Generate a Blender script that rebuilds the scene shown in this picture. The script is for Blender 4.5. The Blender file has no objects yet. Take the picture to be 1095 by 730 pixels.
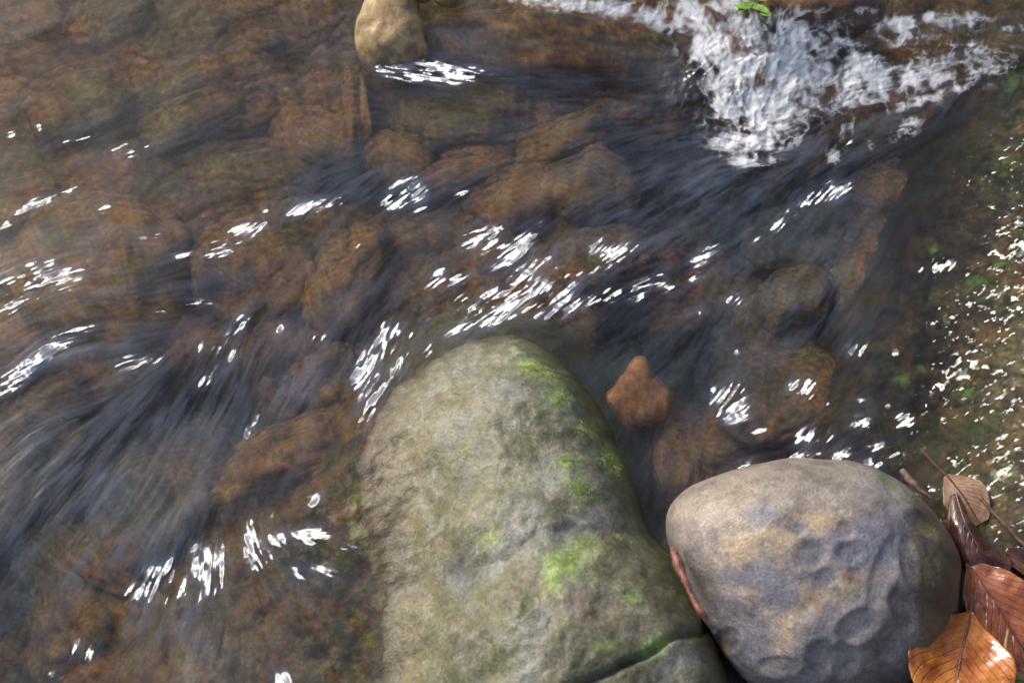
import bpy, bmesh, math
import numpy as np
from mathutils import Vector
from mathutils.bvhtree import BVHTree

R = math.radians
sc = bpy.context.scene
col = sc.collection
rng = np.random.default_rng(7)

# ------------------------------------------------------------------ camera
TILT = R(30); DIST = 1.62; LENS = 50.0
cam_d = bpy.data.cameras.new('camera'); cam = bpy.data.objects.new('camera', cam_d); col.objects.link(cam)
cam.location = (0, -DIST*math.sin(TILT), DIST*math.cos(TILT)); cam.rotation_euler = (TILT, 0, 0)
cam_d.lens = LENS; cam_d.sensor_width = 36; cam_d.clip_start = .02; cam_d.clip_end = 200
cam_d.dof.use_dof = True; cam_d.dof.focus_distance = 1.60; cam_d.dof.aperture_fstop = 5.6
sc.camera = cam
CP = np.array(cam.location)
U = np.array([1., 0, 0]); V = np.array([0, math.cos(TILT), math.sin(TILT)]); W = np.array([0, -math.sin(TILT), math.cos(TILT)])
FP = LENS/36*1095
def ray(px, py):
    d = (px-547.5)/FP*U - (py-365)/FP*V - W
    return d/np.linalg.norm(d)
def at(px, py, z=0.0):
    "point of the place at height z which is seen at photo position px, py"
    d = ray(px, py); t = (z-CP[2])/d[2]
    return CP+d*t
def proj(P):
    Q = P-CP; w = -(Q@W)
    return 547.5+(Q@U)/w*FP, 365-(Q@V)/w*FP

# ------------------------------------------------------------------ light
SUN = np.array([-.63, .49, .60]); SUN /= np.linalg.norm(SUN)
w = bpy.data.worlds.new('World'); sc.world = w; w.use_nodes = True
nt = w.node_tree; nt.nodes.clear()
sky = nt.nodes.new('ShaderNodeTexSky'); sky.sky_type = 'NISHITA'; sky.sun_disc = False
sky.sun_elevation = math.asin(SUN[2]); sky.sun_rotation = math.atan2(SUN[0], SUN[1])
sky.dust_density = 3.0; sky.air_density = 1.0
bg = nt.nodes.new('ShaderNodeBackground'); bg.inputs[1].default_value = .15
wo = nt.nodes.new('ShaderNodeOutputWorld')
nt.links.new(sky.outputs[0], bg.inputs[0]); nt.links.new(bg.outputs[0], wo.inputs[0])
sd = bpy.data.lights.new('sun', 'SUN'); sd.energy = 2.1; sd.angle = R(16); sd.color = (1, .975, .945)
so = bpy.data.objects.new('sun', sd); col.objects.link(so)
so.rotation_euler = Vector(SUN).to_track_quat('Z', 'Y').to_euler()

sc.view_settings.view_transform = 'Standard'; sc.view_settings.look = 'None'; sc.view_settings.exposure = 0
sc.render.engine = 'CYCLES'
cy = sc.cycles; cy.use_denoising = True; cy.max_bounces = 8; cy.transparent_max_bounces = 8
cy.caustics_refractive = True; cy.caustics_reflective = False; cy.sample_clamp_indirect = 8; cy.blur_glossy = .5

# ------------------------------------------------------------------ numpy noise
def _h(ix, iy, iz, seed):
    n = (ix.astype(np.int64)*374761393 + iy.astype(np.int64)*668265263 + iz*2147483647 + seed*1274126177) & 0xffffffff
    n = ((n ^ (n >> 13))*1274126177) & 0xffffffff
    n = ((n ^ (n >> 16))*2246822519) & 0xffffffff
    return ((n ^ (n >> 15)) & 0xffff)/65535.0
def n2(x, y, s, seed=0):
    x = x/s; y = y/s; ix = np.floor(x); iy = np.floor(y); fx = x-ix; fy = y-iy
    fx = fx*fx*(3-2*fx); fy = fy*fy*(3-2*fy); ix = ix.astype(np.int64); iy = iy.astype(np.int64)
    a = _h(ix, iy, 0, seed); b = _h(ix+1, iy, 0, seed); c = _h(ix, iy+1, 0, seed); d = _h(ix+1, iy+1, 0, seed)
    return (a+(b-a)*fx)*(1-fy)+(c+(d-c)*fx)*fy
def f2(x, y, s, o=4, seed=0, g=.5):
    r = 0; A = 1; T = 0
    for k in range(o):
        ca, sa = math.cos(k*1.3), math.sin(k*1.3)
        r = r+A*n2(x*ca-y*sa+k*9.1, x*sa+y*ca, s/2**k, seed+k*17); T += A; A *= g
    return r/T
def n3(P, s, seed=0):
    Q = P/s; I = np.floor(Q); F = Q-I; F = F*F*(3-2*F); I = I.astype(np.int64); r = 0
    for dx in (0, 1):
        for dy in (0, 1):
            for dz in (0, 1):
                wt = (F[:, 0] if dx else 1-F[:, 0])*(F[:, 1] if dy else 1-F[:, 1])*(F[:, 2] if dz else 1-F[:, 2])
                r = r+wt*_h(I[:, 0]+dx, I[:, 1]+dy, (I[:, 2]+dz)*7919, seed)
    return r
def f3(P, s, o=4, seed=0, g=.5):
    r = 0; A = 1; T = 0
    M = np.array([[.8, .36, -.48], [-.6, .48, -.64], [0, .8, .6]])
    for k in range(o):
        r = r+A*n3(P, s/2**k, seed+k*31); T += A; A *= g; P = P@M+.37*s
    return r/T
def sm(a, b, x):
    t = np.clip((x-a)/(b-a), 0, 1); return t*t*(3-2*t)
class TPS:
    def __init__(s, pts, lam=1e-6):
        P = np.array([[*at(px, py, z)[:2], z] for px, py, z in pts]); s.c = P[:, :2]; n = len(P)
        d = np.linalg.norm(s.c[:, None]-s.c[None], axis=2); K = s.k(d)+lam*np.eye(n)
        A = np.block([[K, np.ones((n, 1)), s.c], [np.ones((1, n)), np.zeros((1, 3))], [s.c.T, np.zeros((2, 3))]])
        s.w = np.linalg.solve(A, np.concatenate([P[:, 2], np.zeros(3)]))
    def k(s, d): return np.where(d > 1e-9, d*d*np.log(np.maximum(d, 1e-9)), 0)
    def __call__(s, x, y):
        r = s.w[-3]+s.w[-2]*x+s.w[-1]*y
        for i, (cx, cy_) in enumerate(s.c): r = r+s.w[i]*s.k(np.hypot(x-cx, y-cy_))
        return r

# ------------------------------------------------------------------ object helpers
def tag(o, label=None, cat=None, group=None, kind=None):
    if label: o['label'] = label
    if cat: o['category'] = cat
    if group: o['group'] = group
    if kind: o['kind'] = kind
    return o
def link(name, me, mat=None, parent=None):
    o = bpy.data.objects.new(name, me); col.objects.link(o)
    if mat: me.materials.append(mat)
    if parent: o.parent = parent
    return o
def mesh_np(name, verts, faces, attrs=None, smooth=True):
    me = bpy.data.meshes.new(name); verts = np.asarray(verts, np.float32); faces = np.asarray(faces, np.int32)
    k = faces.shape[1]
    me.vertices.add(len(verts)); me.vertices.foreach_set('co', verts.ravel())
    me.loops.add(faces.size); me.loops.foreach_set('vertex_index', faces.ravel())
    me.polygons.add(len(faces)); me.polygons.foreach_set('loop_start', np.arange(0, faces.size, k, dtype=np.int32))
    me.polygons.foreach_set('loop_total', np.full(len(faces), k, np.int32))
    me.update(calc_edges=True)
    if smooth: me.polygons.foreach_set('use_smooth', np.ones(len(faces), bool))
    for n, a in (attrs or {}).items():
        a = np.asarray(a, np.float32)
        if a.ndim == 1:
            t = me.attributes.new(n, 'FLOAT', 'POINT'); t.data.foreach_set('value', a)
        else:
            if a.shape[1] == 3: a = np.c_[a, np.ones(len(a), np.float32)]
            t = me.attributes.new(n, 'FLOAT_COLOR', 'POINT'); t.data.foreach_set('color', np.ascontiguousarray(a).ravel())
    return me
def grid_faces(nx, ny):
    i = np.arange(nx*ny).reshape(ny, nx)
    return np.stack([i[:-1, :-1], i[:-1, 1:], i[1:, 1:], i[1:, :-1]], -1).reshape(-1, 4)

class NT:
    def __init__(s, name):
        s.m = bpy.data.materials.new(name); s.m.use_nodes = True; s.t = s.m.node_tree; s.t.nodes.clear()
        s.out = s.t.nodes.new('ShaderNodeOutputMaterial')
    def n(s, typ, **kw):
        nd = s.t.nodes.new('ShaderNode'+typ)
        for k, v in kw.items():
            if k.startswith('i_'):
                key = k[2:]; key = int(key) if key.isdigit() else key.replace('_', ' ')
                inp = nd.inputs[key]
                if isinstance(v, bpy.types.NodeSocket): s.t.links.new(v, inp)
                else: inp.default_value = v
            else: setattr(nd, k, v)
        return nd
    def l(s, a, b): s.t.links.new(a, b)
    def math(s, op, a, b=0.0, c=None, clamp=False):
        kw = dict(i_0=a, i_1=b)
        if c is not None: kw['i_2'] = c
        return s.n('Math', operation=op, use_clamp=clamp, **kw).outputs[0]
    def mixc(s, f, a, b, blend='MIX'):
        nd = s.n('Mix', data_type='RGBA', blend_type=blend); 
        for i, v in ((0, f), (6, a), (7, b)):
            if isinstance(v, bpy.types.NodeSocket): s.l(v, nd.inputs[i])
            else: nd.inputs[i].default_value = v if i == 0 else (*v, 1)
        return nd.outputs[2]
    def noise(s, scale, detail=5, rough=.6, vec=None, dist=0.0):
        nd = s.n('TexNoise', i_Scale=scale, i_Detail=detail, i_Roughness=rough, i_Distortion=dist)
        if vec: s.l(vec, nd.inputs['Vector'])
        return nd.outputs[0]
    def ramp(s, f, stops):
        nd = s.n('ValToRGB', i_0=f); cr = nd.color_ramp
        while len(cr.elements) < len(stops): cr.elements.new(.5)
        for e, (p, c) in zip(cr.elements, stops): e.position = p; e.color = (*c, 1) if not isinstance(c, (int, float)) else (c, c, c, 1)
        return nd.outputs[0]

def rock_material(name, rough=.5, spec=.5, zwet=None, coat=0.0, speck=.35, fine=260, bump=.35, bscale=1.0, coat_rough=.1, bdist=.003):
    "colour from the mesh attribute 'tint', broken up by procedural grain"
    t = NT(name); co = t.n('TexCoord').outputs['Object']
    tint = t.n('Attribute', attribute_name='tint').outputs['Color']
    n1 = t.noise(45*bscale, 6, .65, co); nf = t.noise(fine*bscale, 4, .7, co); nm = t.noise(fine*.35*bscale, 3, .6, co, 1.0)
    g = t.ramp(n1, [(.3, .72), (.5, 1.0), (.72, 1.25)])
    c = t.mixc(1.0, tint, g, 'MULTIPLY')
    g2 = t.ramp(nf, [(.34, 1-speck*1.2), (.5, 1.0), (.68, 1+speck*1.5)])
    c = t.mixc(1.0, c, g2, 'MULTIPLY')
    g3 = t.ramp(nm, [(.36, 1-speck*.8), (.5, 1.0), (.66, 1+speck)])
    c = t.mixc(1.0, c, g3, 'MULTIPLY')
    hh = t.math('MULTIPLY_ADD', nf, .5, t.math('MULTIPLY_ADD', nm, .8, n1))
    bp = t.n('Bump', i_Strength=bump, i_Distance=bdist, i_Height=hh).outputs[0]
    rr = t.math('MULTIPLY_ADD', nm, .3, rough-.15)
    p = t.n('BsdfPrincipled', i_Base_Color=c, i_Roughness=rr, i_Normal=bp)
    p.inputs['Specular IOR Level'].default_value = spec
    if zwet is not None:      # below the water line the stone has water, not air, against it and hardly reflects
        zz = t.n('SeparateXYZ', i_0=co).outputs[2]
        dry = t.n('MapRange', i_Value=zz, i_1=zwet-.003, i_2=zwet+.003, i_3=.0, i_4=1.0, clamp=True).outputs[0]
        t.l(t.math('MULTIPLY_ADD', dry, spec-.06, .06), p.inputs['Specular IOR Level'])
    if coat:
        if zwet is not None: t.l(t.math('MULTIPLY', dry, coat), p.inputs['Coat Weight'])
        p.inputs['Coat Weight'].default_value = coat; p.inputs['Coat Roughness'].default_value = coat_rough
        p.inputs['Coat IOR'].default_value = 1.4
        bp2 = t.n('Bump', i_Strength=min(1, bump*1.2), i_Distance=bdist*1.4, i_Height=nm).outputs[0]
        t.l(bp2, p.inputs['Coat Normal'])
    t.l(p.outputs[0], t.out.inputs[0]); return t.m

M_bed = rock_material('bed_stone', rough=.8, spec=.06, speck=.35, fine=160, bump=.5)
M_boulder = rock_material('damp_boulder', zwet=.0, rough=.5, speck=.24, fine=330, bump=.45, coat=.3, coat_rough=.28)
M_cobble = rock_material('smooth_cobble', rough=.42, speck=.20, fine=420, bump=.4, coat=.35, coat_rough=.28)
M_slab = rock_material('wet_slab', rough=.4, speck=.28, fine=150, bump=.6, spec=.08, bdist=.002)

# ------------------------------------------------------------------ height fields
boulder_h = TPS([
 (540,348,-.05),(540,366,.005),(540,384,.034),(540,410,.056),(545,450,.078),(560,520,.098),(580,600,.112),(620,680,.125),(640,760,.12),
 (505,366,-.004),(480,374,-.006),(450,390,-.006),(425,412,-.006),(403,440,-.006),(388,470,-.006),(386,520,-.003),(388,570,-.002),(392,640,.000),(396,730,.001),(418,560,.006),(418,660,.006),
 (500,395,.03),(460,430,.028),(455,500,.034),(455,600,.030),(458,700,.032),(500,450,.062),(500,560,.080),(510,680,.090),
 (360,480,-.03),(330,545,-.016),(350,540,-.010),(360,660,-.004),(300,600,-.008),(250,650,-.010),(200,640,-.02),(180,730,-.03),(250,740,-.010),(330,700,-.005),(360,600,-.005),
 (150,650,-.09),(90,720,-.12),(220,580,-.08),(300,540,-.06),(360,430,-.09),(370,640,-.004),
 (570,368,-.004),(590,376,-.008),(612,395,-.008),(632,422,-.008),(650,455,-.008),(670,495,-.008),(688,535,-.008),(698,565,-.01),
 (600,410,.04),(625,450,.048),(650,510,.06),(668,560,.068),(705,610,.064),(738,670,.070),(755,720,.074),(700,740,.10),(765,760,.074),
 (722,600,.005),(745,640,.0),(765,690,.0),(780,735,.0),(745,600,-.07),(775,650,-.08),(800,720,-.09),
 (610,365,-.07),(480,350,-.07),(420,385,-.07),(540,325,-.13),(655,420,-.08),(690,470,-.09),(715,535,-.09),(380,400,-.12),(600,320,-.16),
 (560,900,.1),(420,900,.01),(820,900,-.05),(250,900,-.03),(60,900,-.14),(950,700,-.2),(800,400,-.25),(150,450,-.22),(0,600,-.2)])
slab_h = TPS([
 (1095,105,-.012),(1050,170,-.008),(1000,235,-.012),(950,320,-.02),(900,410,-.03),(880,490,-.02),(1000,330,.000),(985,430,.001),(1050,290,.014),
 (1050,420,.02),(1095,220,.018),(1095,350,.035),(1095,520,.05),(1000,510,.004),(985,525,-.002),(955,530,-.014),(1030,590,.012),(1050,700,.012),(1095,660,.03),
 (950,740,-.05),(1300,400,.12),(1300,0,.1),(1200,-100,.0),(920,180,-.1),(1000,100,-.09),(830,380,-.12),(830,500,-.09),(700,600,-.15),(1100,900,.02),(1100,0,-.08),(940,480,-.008),(930,400,-.012)])
level_h = TPS([
 (800,-60,.09),(750,-10,.07),(800,30,.055),(825,80,.028),(800,130,.004),(780,170,-.004),(900,15,.045),(1000,25,.03),(900,90,.008),(960,110,.0),(1060,50,.015),
 (650,-5,.045),(600,-30,.05),(560,5,.025),(620,30,.02),(700,60,.01),(500,10,.012),(430,30,.0),(430,90,-.001),(600,100,.0),(700,120,0),(850,180,0),(1000,150,0),
 (300,100,0),(100,50,0),(0,0,0),(0,200,0),(200,250,0),(0,400,0),(300,400,0),(500,200,0),(700,300,0),(900,300,0),(1095,200,-.002),(1095,500,-.006),(500,340,.002),(650,420,-.003),
 (450,400,0),(350,480,0),(200,500,0),(195,600,.0),(185,640,-.012),(170,730,-.018),(60,600,-.008),(0,730,-.02),(300,600,.0),(360,700,.0),(280,730,-.004),(330,560,.001),(900,500,-.004),(800,480,-.004),
 (-400,0,0),(-400,700,-.03),(500,1000,-.02),(1400,500,-.01),(1300,-200,.05),(500,-500,.09),(-300,-400,.03)], 1e-4)
BEDZ = -.088

def heightfield(name, fn, x0, x1, y0, y1, d):
    xs = np.arange(x0, x1, d); ys = np.arange(y0, y1, d); X, Y = np.meshgrid(xs, ys); x = X.ravel(); y = Y.ravel()
    return x, y, fn(x, y), grid_faces(len(xs), len(ys))

def pdist(px, py, line):
    "distance in photo-scale units of points to a polyline"
    r = np.full(px.shape, 1e9)
    for (ax, ay), (bx, by) in zip(line[:-1], line[1:]):
        dx, dy = bx-ax, by-ay; t = np.clip(((px-ax)*dx+(py-ay)*dy)/(dx*dx+dy*dy), 0, 1)
        r = np.minimum(r, np.hypot(px-ax-t*dx, py-ay-t*dy))
    return r
def blob(px, py, cx, cy_, rx, ry=None, ang=0):
    ry = ry or rx; a = R(ang); dx = px-cx; dy = -(py-cy_)
    u = (dx*math.cos(a)+dy*math.sin(a))/rx; v = (-dx*math.sin(a)+dy*math.cos(a))/ry
    return np.exp(-(u*u+v*v))
def lerp(a, b, f): return a*(1-f[:, None])+np.array(b)*f[:, None]

# ------------------------------------------------------------------ big boulder
x, y, z, F = heightfield('b', boulder_h, -.75, .42, -.95, .22, .0024)
P = np.c_[x, y, z]; px, py = proj(P)
wob = f2(x, y, .09, 4, 3)-.5
l1 = pdist(px+wob*40, py+wob*50, [(470,640),(520,595),(580,563),(640,548),(700,560)])
z = z-.006*np.exp(-(l1/22)**2)-.0015*np.exp(-(l1/7)**2)
l2 = pdist(px+wob*25, py+wob*25, [(600,742),(650,722),(690,700),(720,676),(750,662)])
z = z-.008*np.exp(-(l2/5)**2)
l3 = pdist(px+wob*30, py+wob*30, [(430,470),(490,600),(500,640),(470,740)])
z = z-.004*np.exp(-(l3/10)**2)
z += .022*(f2(x, y, .10, 5, 21)-.5)+.010*(f2(x, y, .03, 4, 5, .6)-.5)*sm(-.05, .0, z)
z = np.maximum(z, -.22); P = np.c_[x, y, z]
N1 = f2(x, y, .05, 5, 40, .65); N2 = f2(x, y, .012, 4, 50, .7); N3 = f2(x, y, .15, 3, 60)
c = np.tile(np.array([.25, .225, .135]), (len(x), 1))
c = lerp(c, [.29, .275, .25], sm(.46, .62, N1)*.9*sm(430, 520, px))
c = lerp(c, [.105, .10, .068], sm(.5, .33, N1)*.65)
c = lerp(c, [.13, .14, .058], sm(.46, .6, f2(x, y, .04, 4, 77))*.42)
c = lerp(c, [.36, .35, .33], sm(.60, .76, N2)*.6)
c = lerp(c, [.20, .155, .085], sm(470, 400, px+30*(N1-.5))*.6*sm(300, 360, px))
c = lerp(c, [.22, .17, .085], sm(480, 415, px+90*(N2-.5)+60*(N1-.5))*.75)
c = lerp(c, [.24, .12, .055], sm(412, 382, px+60*(N2-.5)+60*(N1-.5))*.85)
c = lerp(c, [.24, .18, .07], sm(.45, .62, N1)*sm(410, 380, px)*.7)
c = lerp(c, [.085, .085, .03], sm(.50, .60, N3+.3*(N2-.5))*sm(400, 370, px)*.75)
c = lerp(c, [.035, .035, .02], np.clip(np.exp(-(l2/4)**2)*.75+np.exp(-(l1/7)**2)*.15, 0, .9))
c = lerp(c, [.22, .12, .075], (blob(px, py, 640, 655, 30, 16)+blob(px, py, 600, 640, 22, 10)+blob(px, py, 575, 625, 30, 12))*sm(.45, .6, N2)*.7)
c = lerp(c, [.20, .20, .25], blob(px, py, 625, 560, 50, 12, 10)*.5+blob(px, py, 492, 610, 16, 26)*.6)
c = lerp(c, [.26, .125, .05], sm(405, 375, px+50*(N2-.5))*.45*sm(.62, .4, N3))
fk = sm(412, 380, px+40*(N2-.5)); L1 = f2(x, y, .045, 4, 911, .6); L2 = f2(x, y, .02, 4, 912, .65)
c = lerp(c, [.34, .15, .05], fk*sm(.50, .60, L1)*.75); c = lerp(c, [.05, .04, .025], fk*sm(.46, .36, L2)*.75); c = lerp(c, [.20, .19, .05], fk*sm(.54, .64, L2)*.6)
rim = sm(40, 0, pdist(px, py, [(590,380),(640,440),(680,520),(705,585),(760,680),(790,740)]))
c = lerp(c, [.075, .10, .028], rim*.8*sm(.3, .55, N1))
gm = 0
for gx, gy, ga, gb, an in [(572,396,22,9,-20),(596,427,12,8,0),(628,460,10,8,0),(655,490,14,9,-50),(607,494,14,7,0),(622,522,19,9,-15),(527,575,8,6,0),(626,585,14,13,0),(603,603,20,14,-20),
                          (590,630,9,20,0),(662,578,9,6,0),(700,690,22,10,30),(735,640,14,10,0),(676,640,9,7,0),(560,640,8,8,0),(650,690,12,7,0)]:
    gm = gm+blob(px, py, gx, gy, ga, gb, an)
gm = np.clip(gm, 0, 1)*sm(.36, .58, N2*.6+N1*.4)
c = lerp(c, [.36, .46, .13], np.clip(gm*1.15, 0, .85))
c = lerp(c, [.32, .24, .13], sm(.55, .68, N2)*sm(420, 380, px)*.7); c = lerp(c, [.10, .06, .03], sm(.45, .33, N2)*sm(420, 380, px)*.7)
gl = (blob(px, py, 385, 545, 13, 40)+blob(px, py, 392, 640, 10, 60)+blob(px, py, 400, 700, 8, 30))*sm(.5, .66, N2)
c = lerp(c, [.26, .25, .04], np.clip(gl, 0, .8))
c = c*np.array([.92, .92, .82]); wetz = sm(-.001, .020, z+.016*(N1-.5)+.012*(N2-.5)); c = c*(.50+.50*wetz)[:, None]*np.where(wetz[:, None] < 1, 1, 1)
c = c*np.where(z < -.0005, 1.45, 1.0)[:, None]**sm(.001, -.004, z)[:, None]
boulder = link('boulder', mesh_np('boulder', P, F, {'tint': np.clip(c, .01, .9)}), M_boulder)
tag(boulder, 'large grey-olive boulder with bright green algae patches rising from the stream', 'boulder')
bvh_b = BVHTree.FromPolygons([tuple(v) for v in P[::1]], [tuple(f) for f in F]) if False else None

# tufts of moss on the boulder, one mesh per patch
def moss_mat():
    t = NT('moss'); co = t.n('TexCoord').outputs['Object']
    c = t.ramp(t.noise(900, 2, .5, co), [(.3, (.17, .21, .05)), (.5, (.28, .35, .09)), (.7, (.42, .48, .17))])
    p = t.n('BsdfPrincipled', i_Base_Color=c, i_Roughness=.7); t.l(p.outputs[0], t.out.inputs[0]); return t.m
M_moss = moss_mat()
def surf_z(fx, fy, X, Y, Z, x0, y0, d, nx):
    i = np.clip(((fx-x0)/d).astype(int), 0, nx-2); j = np.clip(((fy-y0)/d).astype(int), 0, len(Z)//nx-2)
    return Z[j*nx+i]
NXB = len(np.arange(-.75, .42, .0024))
def moss_patch(cx, cy_, rx, ry, z0, n, parent=boulder):
    c0 = at(cx, cy_, z0); s = .00107
    u = rng.normal(0, .42, (n*3, 2)); qx = c0[0]+u[:, 0]*rx*s; qy = c0[1]+u[:, 1]*ry*s*1.15
    keep = f2(qx, qy, .008, 3, 91) > .46; qx = qx[keep][:n]; qy = qy[keep][:n]
    qz = surf_z(qx, qy, x, y, z, -.75, -.95, .0024, NXB)
    m = len(qx); a = rng.uniform(0, 2*np.pi, m); L = rng.uniform(.0005, .0014, m); tl = rng.uniform(.0001, .0006, m)
    d = np.c_[np.cos(a), np.sin(a), np.zeros(m)]; e = np.c_[-np.sin(a), np.cos(a), np.zeros(m)]
    B = np.c_[qx, qy, qz+.0003]
    v = np.stack([B-e*L[:, None]*.4, B+e*L[:, None]*.4, B+d*L[:, None]+np.c_[np.zeros((m, 2)), tl]], 1).reshape(-1, 3)
    link('moss_patch', mesh_np('moss_patch', v, np.arange(m*3).reshape(-1, 3), smooth=False), M_moss, parent)
for a in [(572,396,24,9,.05,900),(596,427,12,8,.055,350),(628,460,10,8,.055,300),(655,490,14,10,.055,400),(607,494,12,6,.08,250),(622,522,18,9,.08,500),(527,575,8,6,.095,160),
          (626,585,13,12,.09,450),(603,603,18,13,.1,600),(662,578,8,5,.07,120)]:
    moss_patch(*a)

# ------------------------------------------------------------------ wet slab on the right bank
x2, y2, z2, F2 = heightfield('s', slab_h, .22, 1.6, -1.1, 1.0, .0034)
px, py = proj(np.c_[x2, y2, z2])
slab_n = lambda x, y: .012*(f2(x, y, .10, 4, 8)-.5)+.005*(f2(x, y, .03, 4, 9, .62)-.5)
z2 = z2+slab_n(x2, y2)+.003*(f2(x2, y2, .009, 2, 19)-.5)
z2 = np.maximum(z2, -.22)
A1 = f2(x2, y2, .05, 5, 12, .6); A2 = f2(x2, y2, .012, 4, 13, .65)
c = np.tile(np.array([.085, .068, .040]), (len(x2), 1))
c = lerp(c, [.03, .026, .018], sm(.52, .36, A1)*.8)
c = lerp(c, [.15, .10, .05], sm(.5, .68, A2)*.6)
c = lerp(c, [.075, .095, .030], sm(.5, .62, f2(x2, y2, .06, 4, 15))*.65)
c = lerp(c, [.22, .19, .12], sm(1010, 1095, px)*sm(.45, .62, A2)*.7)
c = lerp(c, [.20, .12, .05], sm(.54, .64, f2(x2, y2, .02, 4, 88, .6))*.6)
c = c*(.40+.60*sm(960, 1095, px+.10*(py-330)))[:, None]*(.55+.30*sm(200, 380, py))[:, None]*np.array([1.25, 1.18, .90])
for gx, gy, rr in [(1035,410,14),(1040,300,9),(1000,270,6),(1070,285,8),(1010,345,5),(965,405,6),(1075,500,9),(1075,180,8),(1085,90,10),(985,395,4)]:
    c = lerp(c, [.13, .24, .04], blob(px, py, gx, gy, rr)*sm(.42, .56, A2)*.9)
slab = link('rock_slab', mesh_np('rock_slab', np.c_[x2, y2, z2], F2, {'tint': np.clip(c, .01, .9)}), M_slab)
tag(slab, 'glistening wet brown rock slab with green algae along the right bank', 'rock')

# ------------------------------------------------------------------ stream bed
def stretch(lo, hi, d, lim):
    core = np.arange(lo, hi, d); a = []; s = d; v = hi
    while v < lim: s *= 1.16; v += s; a.append(v)
    b = []; s = d; v = lo
    while v > -lim: s *= 1.16; v -= s; b.append(v)
    return np.array(b[::-1]+list(core)+a), len(b), len(core)
xs, _, _ = stretch(-.85, .85, .004, 4); ys, _, _ = stretch(-.7, .85, .004, 4)
X, Y = np.meshgrid(xs, ys); xb = X.ravel(); yb = Y.ravel()
def cells(x, y, s, seed):
    x = x/s; y = y/s; ix = np.floor(x).astype(np.int64); iy = np.floor(y).astype(np.int64)
    d1 = np.full(x.shape, 9.); d2 = d1.copy(); idv = np.zeros(x.shape)
    for a in (-1, 0, 1):
        for b in (-1, 0, 1):
            cx = ix+a+_h(ix+a, iy+b, 0, seed); cy2 = iy+b+_h(ix+a, iy+b, 0, seed+1)
            d = np.hypot(x-cx, y-cy2); idn = _h(ix+a, iy+b, 0, seed+2)
            m = d < d1; d2 = np.where(m, d1, np.minimum(d2, d)); idv = np.where(m, idn, idv); d1 = np.where(m, d, d1)
    return d1, d2, idv
wx = xb+.03*(f2(xb, yb, .05, 3, 70)-.5); wy = yb+.03*(f2(xb, yb, .05, 3, 71)-.5)
d1, d2, cid = cells(wx, wy, .085, 31); e1, e2, cid2 = cells(wx, wy, .034, 41)
cob = np.sqrt(np.clip((d2-d1)*1.6, 0, 1)); cob2 = np.sqrt(np.clip((e2-e1)*1.6, 0, 1))
zb = BEDZ+.022*cob*(.4+.6*cid)+.006*cob2+.03*(f2(xb, yb, .3, 3, 33)-.5)
zb += .25*sm(1.3, 3.5, np.hypot(xb, yb))
def ground_tone(P):
    a = f3(P, .22, 3, 811); b = f3(P, .12, 3, 812); c = np.tile(np.array([.27, .18, .085]), (len(P), 1))
    c = lerp(c, [.40, .25, .10], sm(.48, .62, a)); c = lerp(c, [.19, .155, .10], sm(.50, .62, b)); c = lerp(c, [.32, .165, .085], sm(.46, .36, a)*.8)
    return c
def mottle(P, c, k=.55):
    a = f3(P, .05, 4, 801, .6); b = f3(P, .02, 4, 802, .65); d = f3(P, .09, 3, 803); e = f3(P, .008, 3, 804, .65)
    m = c.copy()
    m = lerp(m, [.36, .21, .075], sm(.52, .64, a)*k); m = lerp(m, [.38, .17, .07], sm(.55, .66, b)*k*.9)
    m = lerp(m, [.20, .18, .08], sm(.52, .62, d)*k*.8); m = lerp(m, [.06, .06, .055], sm(.43, .34, b)*k*.55)
    m = lerp(m, [.46, .36, .20], sm(.62, .72, e)*k*.6); m = lerp(m, [.07, .05, .035], sm(.40, .30, e)*k)
    return m
cols = 1.9*np.array([[.13, .075, .034], [.10, .07, .045], [.17, .085, .035], [.085, .065, .038], [.15, .11, .05], [.07, .06, .045], [.11, .06, .035]])
c = cols[(cid*6.99).astype(int)]*.7+cols[(cid2*6.99).astype(int)]*.3
c = c*.4+.6*ground_tone(np.c_[xb, yb, zb]); c = mottle(np.c_[xb, yb, zb], c, .9)
c = c*(.65+.35*np.minimum(cob, .5+.5*cob2))[:, None]  # shade in the gaps between cobbles painted into the colour
pxb, pyb = proj(np.c_[xb, yb, zb])
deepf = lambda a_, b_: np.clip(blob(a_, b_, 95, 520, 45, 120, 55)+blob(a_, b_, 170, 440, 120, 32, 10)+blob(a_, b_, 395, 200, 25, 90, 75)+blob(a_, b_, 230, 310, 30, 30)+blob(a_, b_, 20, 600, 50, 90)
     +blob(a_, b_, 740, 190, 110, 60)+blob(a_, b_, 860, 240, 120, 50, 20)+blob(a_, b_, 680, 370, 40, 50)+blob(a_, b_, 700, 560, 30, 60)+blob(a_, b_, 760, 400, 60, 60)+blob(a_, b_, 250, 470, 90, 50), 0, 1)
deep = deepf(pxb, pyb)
zb -= .07*deep; c = c*np.array([.80, .72, .62]); c = lerp(c, [.018, .040, .055], deep*.85)  # dimming of deep water painted into the bed colour as dark blue
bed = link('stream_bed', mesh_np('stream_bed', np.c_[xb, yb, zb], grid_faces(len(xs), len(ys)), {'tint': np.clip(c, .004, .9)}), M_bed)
tag(bed, kind='structure')

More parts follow.
